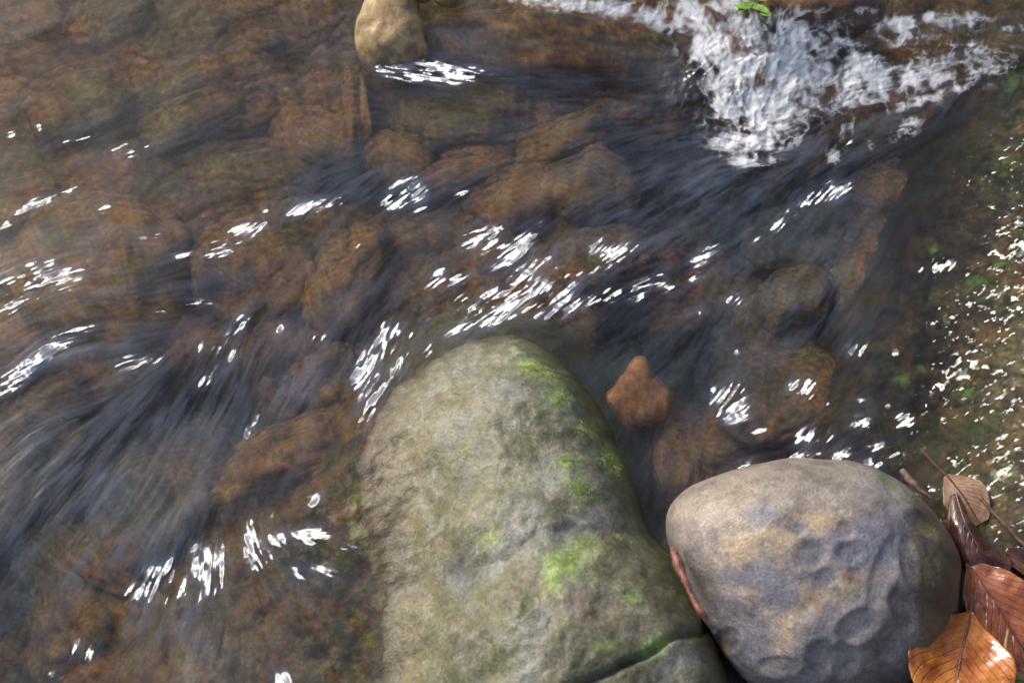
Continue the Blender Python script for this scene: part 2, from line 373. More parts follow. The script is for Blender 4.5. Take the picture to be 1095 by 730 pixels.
# ------------------------------------------------------------------ submerged stones
def ico(sub):
    bm = bmesh.new(); bmesh.ops.create_icosphere(bm, subdivisions=sub, radius=1)
    Vv = np.array([v.co[:] for v in bm.verts]); Ff = np.array([[v.index for v in f.verts] for f in bm.faces]); bm.free(); return Vv, Ff
I5 = ico(5); I7 = ico(7)
OCH = (.40, .25, .095); BRN = (.28, .185, .085); RED = (.32, .175, .085); ORG = (.58, .28, .11); GRY = (.20, .165, .12); TAN = (.46, .36, .19); OLV = (.20, .17, .075); DRK = (.12, .095, .07)
stones = [ # px, py, half length, half width, angle, top depth, height, colour, label
 (118,32,42,30,25,-.05,.09,OCH,'ochre underwater stone second from the top left corner'),
 (45,28,30,34,60,-.06,.08,BRN,'brown underwater stone in the top left corner'),
 (92,118,60,38,30,-.045,.10,OLV,'wide olive-brown underwater stone below the ochre one near the top left'),
 (12,120,26,34,80,-.06,.08,ORG,'orange underwater stone cut by the left edge of the photo, upper'),
 (172,66,24,14,40,-.07,.06,RED,'small reddish underwater stone in the upper left bed'),
 (205,98,42,17,35,-.055,.07,ORG,'slim tilted orange underwater stone in the upper left bed'),
 (160,102,28,20,-30,-.06,.06,DRK,'dark grey-brown underwater stone between ochre and orange ones'),
 (262,22,44,18,15,-.06,.07,OCH,'ochre slab-like underwater stone at the top edge left of centre'),
 (290,50,13,7,5,-.045,.04,TAN,'tiny yellowish underwater pebble in the upper left bed'),
 (345,30,46,34,10,-.07,.08,GRY,'grey-brown underwater stone left of the pale stone at the top edge'),
 (268,128,46,20,15,-.055,.07,RED,'flat reddish underwater stone in the middle of the upper left bed'),
 (208,132,55,24,30,-.04,.08,GRY,'long grey-brown underwater stone lying diagonally in the upper left bed'),
 (338,158,34,40,60,-.05,.08,RED,'dull red underwater stone just left of the dark gap'),
 (275,190,70,30,10,-.06,.08,BRN,'broad brown underwater stone above the bright ripple lines'),
 (112,292,78,66,-10,-.028,.13,OCH,'largest ochre underwater stone at the left of the photo'),
 (22,228,46,26,30,-.05,.08,BRN,'brown underwater stone under the dotted ripple line at the left edge'),
 (270,298,44,46,60,-.04,.10,BRN,'rounded brown underwater stone right of the largest ochre one'),
 (368,300,34,52,-20,-.035,.10,OCH,'tall ochre-brown underwater stone left of the central ripples'),
 (22,360,36,30,20,-.05,.08,RED,'reddish underwater stone at the left edge below the largest ochre one'),
 (382,118,13,42,8,-.035,.07,TAN,'narrow pale green-tan underwater stone running down from the pale one'),
 (428,178,32,26,-20,-.05,.07,RED,'pinkish brown underwater stone right of the dark gap'),
 (500,130,62,34,5,-.05,.09,BRN,'dark brown underwater stone below the streaked white ripple'),
 (612,152,56,18,25,-.045,.07,OCH,'long slanting ochre underwater stone above the centre'),
 (560,215,52,34,35,-.05,.09,BRN,'brown underwater stone in the middle of the stream'),
 (630,208,52,36,30,-.04,.09,OCH,'ochre underwater stone right of the stream middle'),
 (500,190,50,16,20,-.055,.06,RED,'thin red-brown underwater stone above the central ripples'),
 (650,285,44,24,10,-.05,.08,BRN,'brown underwater stone beneath the right end of the central ripples'),
 (598,52,128,34,-3,-.012,.10,BRN,'long brown ledge stone under thin water at the top centre'),
 (716,512,26,40,-10,-.07,.08,ORG,'dull orange underwater stone in the gap between boulder and cobble'),
 (352,408,34,28,20,-.04,.08,RED,'salmon-red underwater stone left of the boulder tip'),
 (318,488,74,26,25,-.03,.08,OCH,'ochre ridge of stone sloping under water left of the boulder'),
 (215,505,40,38,40,-.045,.09,RED,'reddish brown underwater stone left of the ochre ridge'),
 (150,560,62,42,70,-.045,.10,BRN,'tall brown underwater stone above the white riffle'),
 (270,520,46,34,50,-.045,.09,RED,'rust-brown underwater stone above the pointed ripple'),
 (35,478,46,34,-30,-.06,.09,OLV,'dark olive underwater stone at the lower left edge'),
 (80,640,38,70,20,-.07,.10,BRN,'long brown underwater stone in the lower left corner'),
 (838,432,52,38,20,-.042,.09,DRK,'rounded dark stone under the glassy bulge of water'),
 (850,325,34,26,10,-.035,.08,RED,'red-brown underwater stone above the glassy bulge'),
 (870,265,66,40,5,-.05,.09,GRY,'blue-grey underwater stone in the right half of the stream'),
 (940,300,58,42,50,-.050,.10,GRY,'grey-brown stone under water left of the slab'),
 (950,215,52,28,20,-.055,.09,BRN,'brown underwater stone below the foam on the right'),
 (1010,175,44,20,35,-.045,.08,DRK,'slanting dark stone at the upper foot of the slab'),
 (870,4,64,20,0,.035,.09,ORG,'rusty red stone behind the foam at the top edge'),
 (770,480,50,24,20,-.065,.08,BRN,'brown underwater stone just above the grey cobble'),
 (1075,70,46,22,10,-.03,.08,BRN,'brown stone beyond the foam at the right edge'),
 (735,40,26,30,60,.012,.08,OCH,'yellow-brown lip stone where the water tips into foam'),
 (20,540,36,26,60,-.06,.08,BRN,'small brown underwater stone above the lower left corner'),
 (300,640,40,22,70,-.02,.05,OLV,'olive stone under the shallow water fan left of the boulder'),
]
s_px = DIST/FP
for k, (sx, sy, a, b, ang, top, hgt, colr, lab) in enumerate(stones):
    Vv, Ff = I5; r = np.random.default_rng(100+k)
    ctr = at(sx, sy, top-hgt*.25); ctr[2] = top-hgt*.5
    D = Vv.copy(); off = r.uniform(-50, 50, 3)
    rad = 1+.75*(f3(D+off, 1.0, 3, 5)-.5)+.30*(f3(D+off, .4, 4, 6, .6)-.5)
    sh = np.sign(D)*np.abs(D)**np.array([.8, .8, .5])
    Q = sh*rad[:, None]*np.array([a*s_px*1.28, b*s_px*1.42, hgt*.5])
    t = R(ang); Q = np.c_[Q[:, 0]*math.cos(t)-Q[:, 1]*math.sin(t), Q[:, 0]*math.sin(t)+Q[:, 1]*math.cos(t), Q[:, 2]]
    Pw = Q+ctr
    nA = f3(Pw+off, .04, 4, 7, .6); nB = f3(Pw+off, .012, 3, 8, .65)
    c = np.tile(np.array(colr), (len(Q), 1))
    c = lerp(c, np.array(colr)*.42, sm(.55, .36, nA)*.9)
    c = lerp(c, np.array(colr)*np.array([1.3, 1.15, .95]), sm(.5, .68, nB)*.7)
    c = c*.55+.45*ground_tone(Pw); c = mottle(Pw, c*1.05, .9)
    dd = np.clip(D[:, 2]*1.6+.25, .12, 1); c = c*(.8+.2*dd)[:, None]*np.array([.76, .69, .60])  # shading of stone edges and undersides painted into the tint
    if top < -.03: c = lerp(c, [.03, .055, .07], deepf(*proj(Pw))*.75)  # same deep-water dimming painted onto stones in the pools
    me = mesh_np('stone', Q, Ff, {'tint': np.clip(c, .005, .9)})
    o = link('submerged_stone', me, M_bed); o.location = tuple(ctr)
    tag(o, lab, 'stone', 'stones lying under the stream water')

# ------------------------------------------------------------------ silhouette-shaped stones (real closed bodies)
def shaped_stone(name, outline, ctr_px, zc, depth, bulge=.8, sub=I7, dim=(), noise=(.012, .10, .004, .03), seed=0):
    ctr = at(*ctr_px, zc); dcam = -((ctr-CP)@W); s = dcam/FP
    o = np.array(outline, float); dx = (o[:, 0]-ctr_px[0])*s; dy = -(o[:, 1]-ctr_px[1])*s
    th = np.arctan2(dy, dx); rr = np.hypot(dx, dy); i = np.argsort(th); th = th[i]; rr = rr[i]
    thx = np.r_[th[-3:]-2*np.pi, th, th[:3]+2*np.pi]; rx = np.r_[rr[-3:], rr, rr[:3]]
    g = np.linspace(-np.pi, np.pi, 721); gi = np.interp(g, thx, rx)
    ker = np.hanning(31); ker /= ker.sum(); gi = np.convolve(np.r_[gi[-31:-1], gi, gi[1:31]], ker, 'same')[30:-30]
    Vv, Ff = sub; t = np.arctan2(Vv[:, 1], Vv[:, 0]); rad = np.interp(t, g, gi); rho = np.hypot(Vv[:, 0], Vv[:, 1])+1e-9
    r2 = rho**bulge; q = np.sign(Vv[:, 2])*np.abs(Vv[:, 2])**.95
    Pw = ctr+(Vv[:, 0]/rho*r2*rad)[:, None]*U+(Vv[:, 1]/rho*r2*rad)[:, None]*V+(q*depth)[:, None]*W
    nr = (Pw-ctr); nr /= np.linalg.norm(nr, axis=1)[:, None]
    front = sm(-.2, .5, Vv[:, 2])*.85+.15
    Pw = Pw+nr*((noise[0]*(f3(Pw, noise[1], 3, seed)-.5)+noise[2]*(f3(Pw, noise[3], 4, seed+1)-.5))*front)[:, None]
    px, py = proj(Pw); fr = sm(0, .15, Vv[:, 2])
    for cx, cy_, ra, rb, an, dep in dim:
        w_ = blob(px, py, cx, cy_, ra, rb, an); q2 = -np.log(np.maximum(w_, 1e-9))
        prof = .5*sm(1.5, .2, q2)-.06*np.exp(-((q2-1.5)/.6)**2)
        Pw = Pw-nr*(dep*(1.0 if dep < .009 else 1.5)*prof*fr)[:, None]
    return Pw, Ff, ctr

out = [(712,560),(716,542),(732,526),(760,513),(790,503),(820,496),(850,491),(880,493),(910,494),(940,503),(968,518),(990,538),(1010,562),(1024,590),(1028,620),(1024,655),
       (1008,685),(985,705),(955,722),(920,738),(880,746),(840,740),(800,728),(778,702),(762,672),(745,640),(730,612),(718,588)]
dim = [(867,592,17,15,0,.0052),(908,591,14,12,0,.0055),(915,607,9,9,0,.003),(884,617,12,10,0,.0025),(917,669,22,15,30,.0085),(877,702,15,17,-20,.008),(903,705,15,18,0,.008),(949,694,13,11,0,.006),
       (779,684,13,13,0,.004),(832,712,22,10,0,.004),(965,650,12,24,20,.005),(972,600,9,26,10,.005),(905,566,9,10,0,.003),(855,566,8,7,0,.002),(945,610,12,40,-20,.004),(800,560,30,12,20,.002),
       (870,720,14,8,0,.004),(985,560,20,9,-40,.004)]
Pw, Ff, cc = shaped_stone('cobble', out, (868,612), .035, .10, .80, I7, dim, (.024, .10, .004, .024), 11)
px, py = proj(Pw)
B1 = f3(Pw, .03, 5, 51, .6); B2 = f3(Pw, .011, 4, 52, .65); B3 = f3(Pw, .07, 3, 53)
c = np.tile(np.array([.33, .285, .265]), (len(Pw), 1))
c = lerp(c, [.27, .22, .165], sm(600, 520, py+30*(B1-.5))*.8*sm(960, 900, px))
c = lerp(c, [.33, .25, .17], sm(760, 730, px)*sm(.4, .6, B2)*.3)
c = lerp(c, [.21, .21, .265], (blob(px, py, 800, 660, 60, 50)+blob(px, py, 925, 575, 45, 35))*.7)
tanm = np.clip(blob(px, py, 815, 590, 55, 52, -20)*1.2+blob(px, py, 850, 630, 45, 30)+blob(px, py, 870, 560, 50, 12, 15)+blob(px, py, 905, 625, 32, 9, 25)+blob(px, py, 840, 680, 14, 26)*.7, 0, 1)
c = lerp(c, [.56, .40, .24], tanm*sm(.41, .53, B1*.6+B2*.4)*.85)
for a in [(867,592,16,14),(908,592,13,12),(884,617,11,9),(915,607,9,9),(816,551,18,12),(855,566,9,7),(835,638,22,14)]:
    c = lerp(c, [.21, .20, .22], np.clip(blob(px, py, *a)*1.4, 0, .75))
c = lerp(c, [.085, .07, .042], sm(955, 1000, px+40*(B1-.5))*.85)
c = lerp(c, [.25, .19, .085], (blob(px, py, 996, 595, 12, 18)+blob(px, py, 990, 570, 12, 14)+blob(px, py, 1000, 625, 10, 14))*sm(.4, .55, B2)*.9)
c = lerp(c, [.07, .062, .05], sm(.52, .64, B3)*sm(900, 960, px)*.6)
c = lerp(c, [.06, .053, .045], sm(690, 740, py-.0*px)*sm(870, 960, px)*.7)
for k in range(12):
    c = lerp(c, [.16, .28, .05], blob(px, py, 940+k*2.5+5*math.sin(k*3), 505+k*2.5+6*math.cos(k*5), 2.6)*.7)
c = lerp(c, [.36, .16, .06], (blob(px, py, 863,707,3,4)+blob(px, py, 773,690,8,5,-50)+blob(px, py, 868,640,7,4)+blob(px, py, 908,615,7,5))*.8)
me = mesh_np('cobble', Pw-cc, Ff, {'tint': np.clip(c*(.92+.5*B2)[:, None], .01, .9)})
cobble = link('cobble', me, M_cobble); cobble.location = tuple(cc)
tag(cobble, 'round purple-grey pitted cobble with tan stains beside the big boulder', 'cobble')

# pale stone breaking the surface at the top edge
out = [(378,36),(386,12),(402,-12),(432,-20),(446,0),(450,20),(454,44),(458,64),(450,80),(428,87),(402,82),(384,62)]
Pw, Ff, cc = shaped_stone('pale', out, (416,36), -.004, .044, .85, I5, (), (.018, .045, .006, .015), 21)
B1 = f3(Pw, .03, 4, 61, .6); px, py = proj(Pw)
c = np.tile(np.array([.62, .40, .19]), (len(Pw), 1))
c = lerp(c, [.18, .12, .06], sm(.5, .36, B1)*.8); c = lerp(c, [.40, .30, .12], sm(405, 388, px)*.5); c = lerp(c, [.42, .2, .12], blob(px, py, 445, 62, 12)*.8)
o = link('stone', mesh_np('stone', Pw-cc, Ff, {'tint': np.clip(c, .01, .9)}), rock_material('wet_pale_stone', rough=.45, speck=.15, coat=.2, coat_rough=.2, bump=.3)); o.location = tuple(cc)
tag(o, 'pale tan wet stone breaking the surface at the top edge', 'stone')
out = [(446,40),(460,28),(480,34),(500,48),(520,62),(528,78),(505,74),(480,72),(455,66)]
Pw, Ff, cc = shaped_stone('wedge', out, (480,54), -.034, .03, .85, I5, (), (.006, .05, .002, .015), 31)
B1 = f3(Pw, .03, 4, 63, .6); c = np.tile(np.array([.24, .15, .07]), (len(Pw), 1)); c = lerp(c, [.1, .07, .04], sm(.5, .4, B1)*.8)
o = link('submerged_stone', mesh_np('stone', Pw-cc, Ff, {'tint': c}), M_bed); o.location = tuple(cc)
tag(o, 'wedge-shaped brown stone tapering right from the pale tan stone', 'stone', 'stones lying under the stream water')
for q, (cx, cy_, ra, rb, lab) in enumerate([(480,-1,16,9,'small yellow-tan stone at the top edge right of the pale one'),(452,-4,10,7,'tiny ochre stone touching the pale one at the top edge')]):
    out = [(cx+ra*math.cos(t), cy_-rb*math.sin(t)) for t in np.linspace(0, 2*np.pi, 13)[:-1]]
    Pw, Ff, cc = shaped_stone('s', out, (cx, cy_), .022, .018, .85, I5, (), (.005, .03, .002, .01), 41+q)
    c = np.tile(np.array([.38, .27, .12]), (len(Pw), 1)); c = lerp(c, [.12, .09, .04], sm(.5, .38, f3(Pw, .015, 3, 3))*.8)
    o = link('stone', mesh_np('stone', Pw-cc, Ff, {'tint': c}), bpy.data.materials['wet_pale_stone']); o.location = tuple(cc)
    tag(o, lab, 'stone')

out = [(642,434),(656,418),(668,402),(680,384),(690,384),(696,404),(712,418),(719,434),(712,450),(694,460),(668,462),(650,452)]
Pw, Ff, cc = shaped_stone('pear', out, (682,430), -.050, .015, .7, I5, (), (.006, .05, .002, .015), 71)
c = np.tile(np.array([.58, .27, .10]), (len(Pw), 1)); c = mottle(Pw, c, .3)*np.array([.85, .8, .75])
o = link('submerged_stone', mesh_np('stone', Pw-cc, Ff, {'tint': c}), M_bed); o.location = tuple(cc)
tag(o, 'bright orange pear-shaped underwater stone right of the big boulder', 'stone', 'stones lying under the stream water')

# ------------------------------------------------------------------ water
DX = .00112
gx_, nb, nc = stretch(-.80, .80, DX, 4); gy_, nby, ncy = stretch(-.62, .80, DX, 4)
NX, NY = len(gx_), len(gy_); X, Y = np.meshgrid(gx_, gy_)
def coarse(fn, st=8):
    ix = np.arange(0, NX, st); iy = np.arange(0, NY, st); ix[-1] = NX-1; iy[-1] = NY-1
    g = fn(X[np.ix_(iy, ix)], Y[np.ix_(iy, ix)])
    t = np.stack([np.interp(np.arange(NX), ix, r) for r in g]); 
    fi = np.interp(np.arange(NY), iy, np.arange(len(iy))); i0 = np.clip(fi.astype(int), 0, len(iy)-2); f = (fi-i0)[:, None]
    return t[i0]*(1-f)+t[i0+1]*f
flow = [(150,80,35),(300,60,30),(50,200,25),(430,90,-8),(470,75,-10),(560,55,-6),(640,90,-2),(620,140,14),(700,120,8),(780,195,25),(700,210,30),(840,240,45),(500,180,30),(560,270,48),(520,250,30),(600,300,35),
 (540,325,28),(650,275,38),(700,300,25),(110,270,5),(200,330,10),(110,340,-4),(30,300,28),(30,390,32),(90,420,20),(230,375,62),(250,400,65),(330,330,55),(300,440,62),(380,300,45),(400,380,62),(405,430,55),(200,480,75),(120,480,60),(30,560,60),
 (60,680,75),(180,600,55),(195,640,82),(215,700,88),(275,590,-62),(290,640,-60),(330,690,-55),(330,600,-20),(340,540,40),(370,600,-10),(300,500,55),(250,540,78),
 (740,30,-40),(780,60,-65),(790,110,-75),(800,150,-20),(650,10,-12),(560,5,-20),(860,80,35),(850,120,25),(930,100,15),(960,60,10),(1040,60,8),(900,140,40),(1030,120,40),(960,240,55),(900,330,55),(830,330,50),(870,440,50),(760,380,60),(700,440,65),
 (1000,350,50),(950,460,20),(800,480,10),(1050,500,40),(690,360,40),(720,500,80)]
FC = np.array([[*at(a, b, 0)[:2], math.cos(2*math.atan2(math.sin(R(t))/.866, math.cos(R(t)))), math.sin(2*math.atan2(math.sin(R(t))/.866, math.cos(R(t))))] for a, b, t in flow])
def fl(i):
    def f(x, y):
        n = 0; d = 1e-6
        for r in FC:
            w_ = 1/((np.hypot(x-r[0], y-r[1])**2+.0009)**1.6); n = n+w_*r[i]; d = d+w_
        return n/d
    return f
c2 = coarse(fl(2), 12); s2 = coarse(fl(3), 12); ang = .5*np.arctan2(s2, c2)
ang = ang+.5*(coarse(lambda x, y: f2(x, y, .07, 3, 300), 3)-.5)
DXf = np.cos(ang).astype(np.float32); DYf = np.sin(ang).astype(np.float32)
def blur(a, n, it=2):
    for _ in range(it):
        for ax in (0, 1):
            a = sum(np.roll(a, k, ax) for k in range(-n, n+1))/(2*n+1)
    return a
def norm(a): return (a-a.mean())/a.std()
def lic(src, L, step=1.0):
    jj, ii = np.meshgrid(np.arange(NY, dtype=np.float32), np.arange(NX, dtype=np.float32), indexing='ij')
    acc = src.copy()*1.0; wt = 1.0
    for sgn in (1, -1):
        fx = ii.copy(); fy = jj.copy(); pdx = DXf; pdy = DYf; vx = sgn*DXf; vy = sgn*DYf
        for k in range(1, L+1):
            fx = fx+vx*step; fy = fy+vy*step
            a = np.clip(np.rint(fx), 0, NX-1).astype(np.int32); b = np.clip(np.rint(fy), 0, NY-1).astype(np.int32)
            w_ = .5+.5*math.cos(math.pi*k/(L+1)); acc += w_*src[b, a]; wt += w_
            nx_ = DXf[b, a]; ny_ = DYf[b, a]; s = np.where(nx_*vx+ny_*vy < 0, -1, 1); vx = nx_*s; vy = ny_*s
    return acc/wt
wn = rng.normal(size=(NY, NX)).astype(np.float32)
S1 = norm(lic(blur(wn, 1, 1), 13)); S1 = norm(S1+.5*norm(lic(blur(rng.normal(size=(NY, NX)).astype(np.float32), 1, 1), 22))); S2 = norm(lic(blur(rng.normal(size=(NY, NX)).astype(np.float32), 3, 2), 20, 1.5))
S3 = norm(blur(lic(blur(rng.normal(size=(NY, NX)).astype(np.float32), 8, 2), 18, 3.0), 2, 1))
PX, PY = proj(np.stack([X.ravel(), Y.ravel(), np.zeros(X.size)], 1)); PX = PX.reshape(X.shape); PY = PY.reshape(X.shape)

H = coarse(level_h, 8)
H = H+.006*(coarse(lambda x, y: f2(x, y, .13, 3, 400), 4)-.5)
foamz = 0
PX, PY = proj(np.stack([X.ravel(), Y.ravel(), H.ravel()], 1)); PX = PX.reshape(X.shape); PY = PY.reshape(X.shape)
def strokes(lst):
    m = np.zeros(X.shape)
    for cx, cy_, a, b, an, s in lst: m = np.maximum(m, s*blob(PX, PY, cx, cy_, a, b, an))
    return m
turb = strokes([(800,80,60,70,-60,1),(800,140,45,35,0,1),(880,95,70,35,10,.9),(960,60,80,35,5,.8),(640,10,110,14,-5,.6),(1010,50,80,35,5,.7)])
foam_env = strokes([(560,2,40,7,-8,.7),(600,4,60,9,-6,.85),(660,10,60,11,-8,.95),(700,22,30,9,-25,.9),(735,15,30,24,-30,1.05),(760,45,26,34,-60,1.1),(788,75,30,40,-65,1.15),(800,115,40,26,0,1.15),(795,148,30,14,-8,1.0),(797,172,20,9,0,.85),
  (845,85,36,26,20,1.0),(835,120,36,14,20,.95),(880,80,34,15,15,.95),(905,105,46,12,-8,.85),(915,75,36,12,20,.85),(970,85,40,14,-5,.9),(980,108,34,8,15,.85),(970,135,22,12,35,.75),(965,25,28,12,10,.95),(995,17,34,8,0,.85),(1030,22,32,10,5,.8),(960,45,26,8,30,.75),
  (880,38,18,7,-30,.9),(905,45,40,6,-15,.75),(1050,75,34,7,5,.8),(1020,95,30,6,12,.75),(925,12,18,6,0,.4),(905,138,18,8,60,.75),(892,165,12,10,50,.7),(1030,48,20,5,0,.7),(1085,30,20,6,0,.6),(830,55,34,34,-30,.75),(780,5,40,12,0,.8),(860,50,30,14,0,.7),(880,10,14,5,20,.6),
  (930,155,8,10,50,.4),(925,80,150,40,7,.84),(815,125,55,32,0,1.15),(800,152,40,18,0,1.0),(800,40,44,34,0,.95),(805,172,30,10,0,.7),(850,62,64,50,0,1.0),(1000,70,70,22,5,.6),(940,70,40,16,-20,.75)])
H += turb*(.013*(f2(X.ravel(), Y.ravel(), .035, 3, 500).reshape(X.shape)-.5)+.0055*(np.abs(f2(X.ravel(), Y.ravel(), .014, 3, 510).reshape(X.shape)-.5)*-2+.4))
# glassy bulges over stones
H += .010*blob(PX, PY, 836, 430, 62, 48, 10)-.004*blob(PX, PY, 836, 470, 80, 16, 5)+.006*blob(PX, PY, 110, 290, 90, 70)+.006*blob(PX, PY, 940, 300, 50, 40)
amp = strokes([(560,290,160,60,20,1),(400,400,40,60,60,1),(190,640,80,60,0,1),(290,620,60,60,0,1),(60,300,120,40,15,.8),(60,390,110,40,25,.9),(240,390,90,60,60,.8),(780,200,90,50,25,.6),(440,75,90,20,-8,.8),(860,220,80,40,30,.6),(80,500,120,140,0,.6)])
cal = strokes([(150,80,240,110,0,1),(650,150,160,70,0,.5)])
A = .35+.65*amp-.2*cal
A = A*sm(.35, .6, np.clip(A, 0, 1))*0+A
tail = np.clip(turb, 0, 1)
H += (.00005*S1+.00016*S2)*A*(1-.5*tail)+.0005*S3*(.35+.65*amp)

glints = [ # px, py, length, width, angle, strength, (breakup)
 (430,74,26,7,-5,1.0),(470,72,52,6,-12,1.1),(492,80,34,4,-8,1.1),(455,82,30,4,-10,1.0),
 (12,143,5,3,20,1),(42,137,3,3,0,1),(72,203,12,3,30,1),(52,212,14,3,30,1),(30,222,14,3,35,1),(8,238,12,3,40,1),(340,221,28,4,12,1.2),(283,226,5,3,0,1),(432,211,18,7,22,1.1),(433,195,14,3,22,1),(450,225,12,4,5,.9),(492,205,8,3,10,.9),
 (250,256,20,5,20,1),(265,245,18,4,10,1),(205,272,20,3,8,.8),(234,270,18,4,10,1),(28,298,26,7,30,1),(18,322,20,5,40,1),(62,300,22,6,10,1),(60,315,18,4,20,.9),
 (45,382,46,4,30,1.1),(30,395,46,5,30,1.1),(55,372,24,3,30,1),(70,360,20,4,20,.7),(20,410,30,3,30,.9),(205,327,30,3,12,1),(175,333,14,2,12,.8),(145,386,24,5,10,.7),
 (246,358,14,4,55,1.1),(236,370,12,4,50,1.1),(258,345,10,4,40,.9),(246,380,9,2.5,65,1),(226,400,12,3,65,1),(216,408,8,2.5,65,.9),(215,370,8,2.5,70,.8),(300,352,6,3,70,.9),(195,412,9,2.5,80,.8),(275,445,16,2.5,50,.8),(264,465,6,2.5,70,.9),(340,362,8,3,20,.7),
 (515,252,20,6,20,1.2),(525,262,18,5,20,1.1),(548,272,26,6,48,1.2),(560,262,24,4,50,1),(570,285,18,4,20,1),(480,300,28,4,8,1),(472,292,8,4,40,.9),(500,300,12,4,5,.9),(556,298,14,8,30,1.1),
 (540,318,34,9,28,1.2),(510,335,34,7,35,1.2),(570,325,36,7,10,1.2),(600,330,30,6,20,1.1),(490,350,14,5,40,1),(470,340,14,4,20,1),(495,325,10,7,60,1),(525,343,30,4,10,1),(580,312,20,5,30,1),
 (608,292,16,9,45,1),(638,265,12,5,40,1),(655,275,20,7,32,1.2),(640,283,14,4,45,.9),(660,268,18,4,20,.9),(622,322,14,4,0,1),(640,322,18,4,10,1.1),(660,312,16,4,10,1.1),(685,312,16,6,15,1),(700,303,14,5,35,1),(715,308,6,4,0,.9),(745,290,7,6,0,.8),(690,300,10,3,40,.9),
 (410,365,18,10,55,1.1),(396,385,16,7,70,1.1),(430,385,14,5,65,1),(385,402,12,6,80,1),(400,415,14,8,40,1.1),(422,400,16,5,60,1),(395,440,16,4,50,1.2),(388,425,7,8,80,1),(462,375,10,6,50,1),(412,350,12,5,60,.9),(440,358,6,4,20,.8),
 (160,620,16,8,25,1.2),(178,610,18,6,25,1.2),(205,605,22,12,50,1.3),(185,622,22,10,40,1.3),(222,615,14,14,60,1.25),(150,628,14,8,30,1.1),(225,600,14,10,55,1.2),(230,620,14,7,50,1.1),(195,625,20,8,70,1.1),(160,632,10,6,60,1),(215,632,10,10,75,1),(180,640,12,5,80,.8),(238,590,8,6,60,1.1),
 (270,572,7,12,0,1.1),(266,588,12,4,35,1),(276,595,12,4,35,1),(272,606,8,4,35,.9),(285,600,10,3,45,.9),(335,573,15,6,-8,1.9),(298,578,9,6,-10,1.8),(345,607,13,4.5,-18,1.9),(335,534,6,5,0,1.1),(293,553,5,5,0,.9),(380,548,14,5,40,.8),(368,590,14,5,5,.8),(318,610,12,5,-30,.7),
 (80,692,11,4,62,1.1),(97,696,11,4,55,1.1),(54,720,5,3,50,.8),(306,727,10,6,10,1.3),(323,600,8,3,0,.7),
 (780,432,15,15,50,1.4),(765,418,6,5,60,.9),(868,420,14,8,20,1.1),(853,418,8,6,0,1),(880,412,8,12,-20,1),(872,438,18,5,30,1),(814,461,12,3.5,10,1.1),(862,465,20,5,15,1.1),(842,488,16,3,10,1.1),(862,490,14,3.5,15,1),(885,470,14,3.5,5,1),(797,498,8,3,30,.9),
 (918,374,13,5,15,1.1),(1006,285,11,6,-15,1.1),(958,377,5,4,0,1),(921,452,10,5,0,1.2),(964,452,11,6,0,1.2),(940,478,12,3.5,0,1.1),(960,485,14,3.5,-5,1),(905,485,14,4,20,1),(975,495,12,3,0,.9),(985,290,8,3,0,.9),(920,428,7,3,10,.9),(950,435,5,3,0,.8),(930,495,10,4,0,.9),
 (865,215,24,4,38,1.0),(890,208,20,4,25,.9),(835,235,14,4,50,1),(815,253,10,3,30,.9),(830,243,12,5,45,1),(752,275,16,4,35,.8),(740,295,6,4,0,.9),(785,320,8,5,0,.8),(748,335,3,3,0,.8),(787,378,3,3,0,.9),(905,155,10,3,35,.9),(1015,345,4,2,0,.8),
 (1030,300,5,3,0,.8),(745,25,10,4,-20,.9),(110,225,10,3,5,.7),(140,165,16,3,20,.5),(85,150,18,3,15,.6),(125,160,10,3,20,.6),(660,370,5,2.5,40,.6),(355,220,9,3,10,.8),(375,262,8,3,0,.5),(165,255,14,3,5,.5)]
def gstar(xx, yy):
    "surface gradient that mirrors the bright sky into the eye"
    vx, vy, vz = CP[0]-xx, CP[1]-yy, CP[2]; n_ = np.sqrt(vx*vx+vy*vy+vz*vz)
    hx, hy, hz = vx/n_+SUN[0], vy/n_+SUN[1], vz/n_+SUN[2]; return -hx/hz, -hy/hz
GM = np.zeros_like(H)
tn = norm(f2(X.ravel(), Y.ravel(), .012, 3, 540, .6).reshape(X.shape))
Sm = norm(lic(blur(rng.normal(size=(NY, NX)).astype(np.float32), 1, 1), 9)); brk = norm(.75*Sm+.45*S1+.40*S2+.25*tn)
for gxp, gyp, a, b, an, s_ in glints:
    p0 = at(gxp, gyp, 0)
    i0 = np.searchsorted(gx_, p0[0]); j0 = np.searchsorted(gy_, p0[1]); rr = int((max(a, b)*s_px*3.2)/DX)+4
    sl = (slice(max(0, j0-rr), j0+rr), slice(max(0, i0-rr), i0+rr))
    q = blob(PX[sl], PY[sl], gxp, gyp, a*1.25, b*1.5, an)
    kb = .50 if a*b > 60 else (.36 if a*b > 22 else .15)
    GM[sl] = np.maximum(GM[sl], sm(.42, .95, q*min(s_, 1.9)*(.78 if kb > .2 else 1.1)+brk[sl]*kb*sm(.02, .5, q)))
